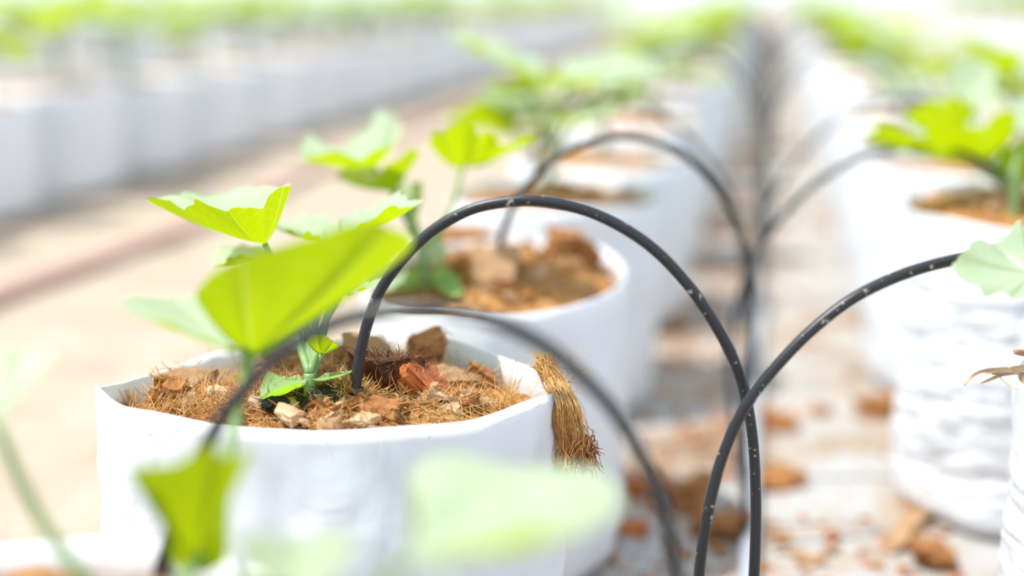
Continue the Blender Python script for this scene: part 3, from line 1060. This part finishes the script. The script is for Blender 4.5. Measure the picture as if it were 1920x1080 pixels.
husk_dark()
piece(690, 688, (.030, .022, .014), 'chip_tan', (.35, .1, .3), 'flat tan husk chip standing behind the tube stake', .006, 10, 93)
piece(798, 690, (.026, .020, .018), 'chip', (.2, -.15, .4), 'blocky brown husk chip at the back of the sharp bag', .008, 40, 94)
piece(872, 700, (.034, .020, .012), 'chip_tan', (.25, .25, -.2), 'rounded tan husk chip at the back right of the sharp bag', .004, 20, 95)
piece(850, 730, (.024, .018, .010), 'chip_tan', (.5, .1, .8), 'grooved tan husk chip right of the dark chunk', .004, 30, 96)
piece(905, 728, (.020, .014, .012), 'chip', (.2, .4, .1), 'small dark brown husk chip below the white inner wall', .004, 24, 97)
piece(360, 738, (.026, .018, .009), 'chip_tan', (.55, .05, .3), 'flat tan husk chip left of the seedling', .006, 16, 98)
piece(392, 715, (.032, .012, .010), 'chip', (.1, -.35, .35), 'torn brown husk strip slanting up at the left back', .008, 60, 99)
piece(678, 785, (.018, .016, .014), 'chip', (.5, .3, .5), 'grooved rust-brown block chip at the front, below the tube stake', .004, 16, 100, .08)
piece(722, 790, (.018, .012, .012), 'chip', (.4, .1, -.3), 'rust-brown chip at the front rim, right of the block chip', .002, 24, 101)
piece(492, 785, (.013, .010, .008), 'chip_pale', (.3, .1, .2), 'pale pinkish husk chip left of the stem base', .003, 6, 102)
piece(540, 792, (.016, .012, .006), 'chip_pale', (.2, .2, -.3), 'pale husk sliver in front of the stem base', .002, 6, 103)
piece(605, 790, (.012, .012, .012), 'chip', (.2, .5, .6), 'knotted rust-brown lump in front of the dark soil', .003, 40, 104, .25)
piece(545, 690, (.036, .018, .012), 'chip', (.2, .1, -.2), 'long brown husk piece behind the seedling stem', .004, 40, 105)
piece(628, 690, (.026, .018, .014), 'chip', (.25, -.2, .2), 'brown husk piece between the stem and the tube', .004, 40, 106)
piece(330, 745, (.022, .014, .014), 'chip', (.4, .5, .2), 'rough brown lump at the left end of the sharp bag', .004, 80, 107, .3)

rc = random.Random(77)


def scatter(key, n, label, group, smin=.5, smax=1.0, lim=.88, cols=('chip', 'chip', 'chip_tan', 'chip_pale')):
    B = BAGS[key]
    for _ in range(n):
        th, s = rc.uniform(0, TAU), rc.random() ** .5 * lim
        x, y_ = B['a'] * math.cos(th) * s, B['b'] * math.sin(th) * abs(math.sin(th)) ** B['lens'] * s * (B['bf'] if math.sin(th) < 0 else 1)
        z = fill_height(x, y_, B['a'] * .968, B['b'] * .968, B['seed'], B['heap'], B['bf']) + (B['tilt'](x, y_) if B['tilt'] else 0)
        p = B['c'] + Matrix.Rotation(B['rot'], 3, 'Z') @ Vector((x, y_, z + .0035))
        chip_at(p, CHIPS[rc.choice(cols), rc.randrange(3)], (rc.uniform(-.5, .5), rc.uniform(-.5, .5), rc.uniform(0, TAU)), label, group, rc.uniform(smin, smax))


scatter('B', 64, 'small brown husk chip among the fibres of the sharp bag', 'small husk chips in the sharp bag', .45, 1.0, .8)
scatter('C', 44, 'blurred orange brown husk chip in the bag behind the sharp one', 'husk chips in the bag behind the sharp one', .5, 1.15, cols=('chip', 'chip', 'chip', 'chip_tan'))
scatter('D', 12, 'blurred husk chip in the second bag behind the sharp one', 'husk chips in the second bag behind', .8, 1.5)
scatter('R2', 22, 'blurred orange husk chip in the tall wrinkled bag', 'husk chips in the tall wrinkled bag', .8, 1.5)
scatter('R1', 16, 'brown husk chip in the bag at the right picture edge', 'husk chips in the right edge bag', .6, 1.2)
scatter('A', 14, 'blurred husk chip in the nearest bag', 'husk chips in the nearest bag', .6, 1.2)
pC = on_fill('C', 928, 545)
chip_at(pC + Vector((0, 0, .012)), chip_mesh(.032, .014, .040, 120, M['chip_tan'], 6, .12, 6), (-.5, .1, .1), 'flat grey-tan husk chip leaning in the bag behind the sharp one')
pC = on_fill('C', 1075, 500)
chip_at(pC + Vector((0, 0, .012)), chip_mesh(.05, .035, .03, 121, M['chip'], 6, .2, 20), (.2, .3, .4), 'large orange husk lump at the right end of the bag behind the sharp one')
pC = on_fill('C', 870, 480)
chip_at(pC + Vector((0, 0, .012)), chip_mesh(.055, .03, .026, 122, M['chip'], 6, .2, 20), (.1, -.2, .1), 'large orange husk lump at the back of the bag behind the sharp one')

# dark potting soil round the stem
t = Buf()
rs = random.Random(9)
vs, fs = [], []
import bmesh
bm = bmesh.new()
bmesh.ops.create_icosphere(bm, subdivisions=4, radius=1)
for v in bm.verts:
    p = v.co * (1 + .3 * fbm(v.co, 2.2, 4))
    v.co = Vector((p.x * .017, p.y * .015, p.z * .009))
bm.verts.index_update()
t.add([v.co.copy() for v in bm.verts], [tuple(v.index for v in f.verts) for f in bm.faces])
for _ in range(420):
    v = bm.verts[rs.randrange(len(bm.verts))] if hasattr(bm.verts, 'ensure_lookup_table') and not bm.verts.ensure_lookup_table() else None
    fibre_into(t, rs, v.co, (rs.uniform(-1, 1), rs.uniform(-1, 1), rs.uniform(0, 1)), rs.uniform(.003, .008), .0002, .8, 4)
bm.free()
ps = on_fill('B', 606, 774)
tag(link('potting_soil', t.mesh('potting_soil', M['peat'], False), loc=ps + Vector((0, .002, .0045))), 'dark green-black potting soil round the stem in the sharp bag', 'soil', kind='stuff')
ps = on_fill('B', 512, 768)
o = tag(link('potting_soil', D.objects['potting_soil'].data, loc=ps + Vector((0, .002, .003)), scale=.45), 'dark potting soil crumbs under the left cotyledon', 'soil', kind='stuff')

# fibre tufts
def bundle(name, label, root, strands, mats=('fibre',), extra=None):
    t = thing(name, label, 'fibre tuft', root)
    bb = Buf()
    for path, r in strands:
        sweep(bb, [p - root for p in path], [r * (1 - .6 * i / (len(path) - 1)) for i in range(len(path))], 3, caps=False)
    s = kid(t, link('fibre_strands', bb.mesh('fibre_strands', M['fibre']), t))
    s['kind'] = 'stuff'
    return t


rt = random.Random(31)
hang = []
for i in range(260):
    u = rt.random()
    yj = rt.uniform(-.006, .006)
    y0 = .772 + yj
    top = at_y(1000 + 36 * rt.random() + 10 * rt.gauss(0, .5), 655 + 40 * rt.random(), y0 + .012)
    a1 = at_y(1022 + 40 * u, 705 + 30 * rt.random(), y0 - .002)
    a2 = at_y(1040 + 44 * u + rt.gauss(0, 3), 745 + 12 * u, y0 - .010)
    a3 = at_y(1048 + 48 * u + rt.gauss(0, 4), 800 + rt.uniform(-8, 8), y0 - .012)
    a4 = at_y(1060 + 44 * u + rt.gauss(0, 6), 850 + rt.uniform(-25, 28), y0 - .012)
    P = [top, a1, a2, a3, a4]
    if rt.random() < .3:
        P = P[:rt.choice((3, 4))]
    if rt.random() < .4:
        P = P[1:]
    hang.append((catmull(P, 12), rt.uniform(.00018, .0004)))
for i in range(70):                # stray hairs
    p = at_y(1010 + 70 * rt.random(), 680 + 60 * rt.random(), .772)
    d_ = Vector((rt.uniform(-.6, 1), rt.uniform(-.3, .3), rt.uniform(-.2, 1))).normalized()
    hang.append((catmull([p, p + d_ * .008, p + d_ * .016 + Vector((.002, 0, -.002))], 6), .00015))
rootT = at_y(1035, 735, .772)
tuft = bundle('coir_tuft', 'frayed tuft of golden coir hanging over the right rim of the sharp bag', rootT, hang)
bb = Buf()
sweep(bb, [p - rootT for p in catmull([at_y(1038, 728, .766), at_y(1048, 780, .760), at_y(1058, 830, .760), at_y(1064, 872, .762)], 14)], [.002, .0035, .0042, .0046, .005, .005, .005, .005, .005, .0048, .0046, .004, .003, .0015], 10, flat=.5)
for v_i, v in enumerate(bb.v):
    n_ = fbm(v, 300, 3) * .0012
    bb.v[v_i] = (v[0] + n_, v[1] + n_ * .5, v[2])
for _ in range(220):
    v = bb.v[rt.randrange(len(bb.v))]
    fibre_into(bb, rt, v, (rt.uniform(-.5, .5), rt.uniform(-.6, .1), -1), rt.uniform(.006, .014), .0002, .4, 4, 1)
kid(tuft, link('pith_strip', bb.mesh('pith_strip', [M['chip'], M['fibre']]), tuft))
bb = Buf()
pc = at_y(1095, 838, .758) - rootT
for _ in range(260):
    p = pc + Vector((rt.gauss(0, .0035), rt.gauss(0, .003), rt.gauss(0, .005)))
    fibre_into(bb, rt, p, (rt.uniform(-.6, .6), rt.uniform(-.5, .5), -1 + rt.uniform(0, .5)), rt.uniform(.005, .012), .0003, .5, 4)
kid(tuft, link('clotted_end', bb.mesh('clotted_end', [M['chip']]), tuft))


def rim_tuft(px, py, _, lean, n, h, label, spread=.004):
    p0 = on_fill('B', px, py)
    st = []
    for i in range(n):
        b0 = p0 + Vector((rt.gauss(0, spread), rt.gauss(0, spread), -.004))
        d_ = Vector((lean + rt.gauss(0, .22), rt.gauss(0, .2), 1)).normalized()
        ln = h * rt.uniform(.5, 1)
        st.append((catmull([b0, b0 + d_ * ln * .5, b0 + d_ * ln + Vector((rt.gauss(0, .001), 0, 0))], 6), rt.uniform(.0003, .0007)))
    return bundle('coir_tuft', label, p0, st)


rim_tuft(214, 764, 0, -.35, 40, .018, 'stiff brown fibre tuft at the far left corner of the sharp bag', .0025)
rim_tuft(246, 772, 0, -.25, 40, .020, 'stiff brown fibre tuft second from the left corner of the sharp bag', .003)
rim_tuft(318, 775, 0, .5, 50, .022, 'golden fibre tuft lying along the left front rim', .008)
rim_tuft(420, 702, 0, .3, 22, .022, 'upright thin fibre tuft against the left inner wall', .006)
rim_tuft(950, 738, 0, .15, 10, .03, 'few tall straw fibres near the right inner wall', .006)
rim_tuft(985, 738, 0, .4, 70, .016, 'dense golden fibre tuft inside the right end of the sharp bag', .008)

# husk splinter on bag R1
ys_ = .80
t = thing('husk_splinter', 'dry split husk splinter jutting left over the right edge bag', 'splinter', at_y(1925, 702, ys_))
rs0 = at_y(1925, 702, ys_)
def splinter(name, pts, r, flat=.35):
    bb = Buf()
    P = catmull([at_y(*q) - rs0 for q in pts], 12)
    sweep(bb, P, [r * (.35 + .65 * i / 11) for i in range(12)], 6, flat=flat)
    kid(t, link(name, bb.mesh(name, M['chip_pale']), t))
splinter('shaft', [(1860, 700, .79), (1890, 694, .795), (1925, 692, .80), (1990, 690, .83)], .0034)
splinter('fork', [(1808, 722, .775), (1828, 702, .78), (1852, 694, .785), (1890, 692, .79)], .0016)
splinter('fork', [(1838, 720, .78), (1856, 712, .785), (1880, 702, .79), (1910, 698, .795)], .0016)
splinter('fork', [(1846, 700, .78), (1870, 697, .785), (1900, 695, .79)], .0016)
splinter('curled_thread', [(1912, 731, .78), (1895, 725, .782), (1878, 710, .785), (1872, 703, .787)], .0005, 1)
bb = Buf()
q0 = at_y(1902, 660, .80)
sweep(bb, [p - q0 for p in catmull([at_y(1902, 660, .80), at_y(1925, 663, .805), at_y(1960, 670, .82)], 8)], [.0016, .002, .0022, .0024, .0024, .0024, .0024, .002], 6, flat=.5)
tag(link('husk_splinter', bb.mesh('husk_splinter', M['chip_tan']), loc=q0), 'small brown stub poking in above the dry split splinter', 'splinter')

# coir on the aisle floor
big = []
for (px, py, l, mat, lab) in (
    (1295, 930, (.05, .04, .03), 'chip', 'dark orange coir clump on the aisle floor left of the pipe'),
    (1345, 985, (.045, .035, .024), 'chip', 'brown coir clump against the pipe left side'),
    (1215, 915, (.04, .02, .015), 'husk_red', 'dark brown husk piece beside the base of the second left bag'),
    (1450, 900, (.05, .035, .02), 'chip', 'brown coir clump just right of the pipe'),
    (1455, 790, (.035, .03, .025), 'chip', 'orange coir chunk right of the crossing tubes'),
    (1652, 768, (.055, .03, .025), 'chip', 'orange coir pile at the foot of the bag behind the wrinkled one'),
    (1750, 1048, (.036, .028, .022), 'chip', 'orange husk chunk lying against the foot of the wrinkled bag'),
    (1240, 600, (.07, .06, .02), 'chip', 'blurred rust patch of coir beside the second bag behind'),
    (1690, 1000, (.02, .10, .012), 'chip_tan', 'long brown husk strip beside the foot of the wrinkled bag'),
    (1532, 772, (.02, .02, .012), 'chip', 'small orange chip on the pale sheet right of the pipe'),
    (1520, 1055, (.022, .012, .008), 'chip_tan', 'small tan chip at the bottom edge right of the pipe'),
    (1425, 1065, (.016, .014, .010), 'chip', 'small brown chip beside the pipe at the bottom edge'),
    (1180, 990, (.03, .02, .012), 'husk_red', 'dark brown chip in the shade of the second left bag'),
):
    p = at_z(px, py, l[2] * .4 + .003)
    chip_at(p, chip_mesh(*l, int(px), M[mat], 6, .26, 24), (0, 0, rc.uniform(-.6, .6)), lab)


rd = random.Random(14)
cr = Buf()
cnt = 0
while cnt < 2600:
    x, y_ = rd.uniform(-.125, .17), .45 + 4.5 * rd.random() ** 1.6
    d1 = fbm((x, y_, 3), 5, 3)
    left = x < PX
    dens = .18 + .5 * d1 + (.35 if left else 0) + (.4 if y_ < 1.25 else 0)
    if .02 < x and 1.25 < y_ < 1.6:
        dens -= .45
    if rd.random() > dens:
        continue
    cnt += 1
    s = rd.uniform(.001, .0045) if rd.random() < .93 else rd.uniform(.005, .008)
    mi = rd.randrange(3)
    vs = [Vector((rd.uniform(.25, 1) * sx, rd.uniform(.25, 1) * sy, rd.uniform(.15, .7) * sz)) for sx in (-1, 1) for sy in (-1, 1) for sz in (-1, 1)]
    rot = Matrix.Rotation(rd.uniform(0, TAU), 3, 'Z')
    el = rd.uniform(1, 2.2)
    vs = [rot @ Vector((v.x * s * el, v.y * s, v.z * s)) + Vector((x, y_, .004 + s * .4)) for v in vs]
    cr.add(vs, [(0, 1, 3, 2), (4, 6, 7, 5), (0, 4, 5, 1), (2, 3, 7, 6), (0, 2, 6, 4), (1, 5, 7, 3)], None, mi)
for _ in range(900):
    x, y_ = rd.uniform(-.12, .15), .6 + 2.2 * rd.random() ** 1.5
    fibre_into(cr, rd, (x, y_, .006), (rd.uniform(-1, 1), rd.uniform(-1, 1), .1), rd.uniform(.01, .03), .0005, .6, 5, 3)
tag(link('coir_crumbs', cr.mesh('coir_crumbs', [M['chip'], M['chip_tan'], M['husk_red'], M['fibre']], False)), 'brown coir crumbs and fibres strewn over the aisle floor', 'coir', kind='stuff')

# ================================================================== LIGHT, WORLD, CAMERA
w = D.worlds.new('greenhouse_sky')
SC.world = w
w.use_nodes = True
bg = w.node_tree.nodes['Background']
bg.inputs[0].default_value = (.77, .875, 1.0, 1)
bg.inputs[1].default_value = 1.25
sl = D.lights.new('sun', 'SUN')
sl.energy = 5.0
sl.angle = R(1.2)
sl.color = (1, .955, .89)
so = D.objects.new('sun', sl)
COL.objects.link(so)
sdir = Vector((-.42, -.19, .88)).normalized()       # towards the sun
so.rotation_euler = sdir.to_track_quat('Z', 'Y').to_euler()
so.location = sdir * 8

cd = D.cameras.new('camera')
cam = D.objects.new('camera', cd)
COL.objects.link(cam)
cd.sensor_fit = 'HORIZONTAL'
cd.sensor_width = 36
cd.lens = 36 * F / 1920
cd.clip_start = .02
cd.clip_end = 200
cd.dof.use_dof = True
cd.dof.focus_distance = .80
cd.dof.aperture_fstop = 2.0
cam.matrix_world = Matrix.Translation(EYE) @ RM.to_4x4()
SC.camera = cam
SC.view_settings.view_transform = 'Standard'
SC.view_settings.look = 'None'
SC.view_settings.exposure = 0.28
SC.view_settings.gamma = 1
SC.view_settings.use_curve_mapping = False
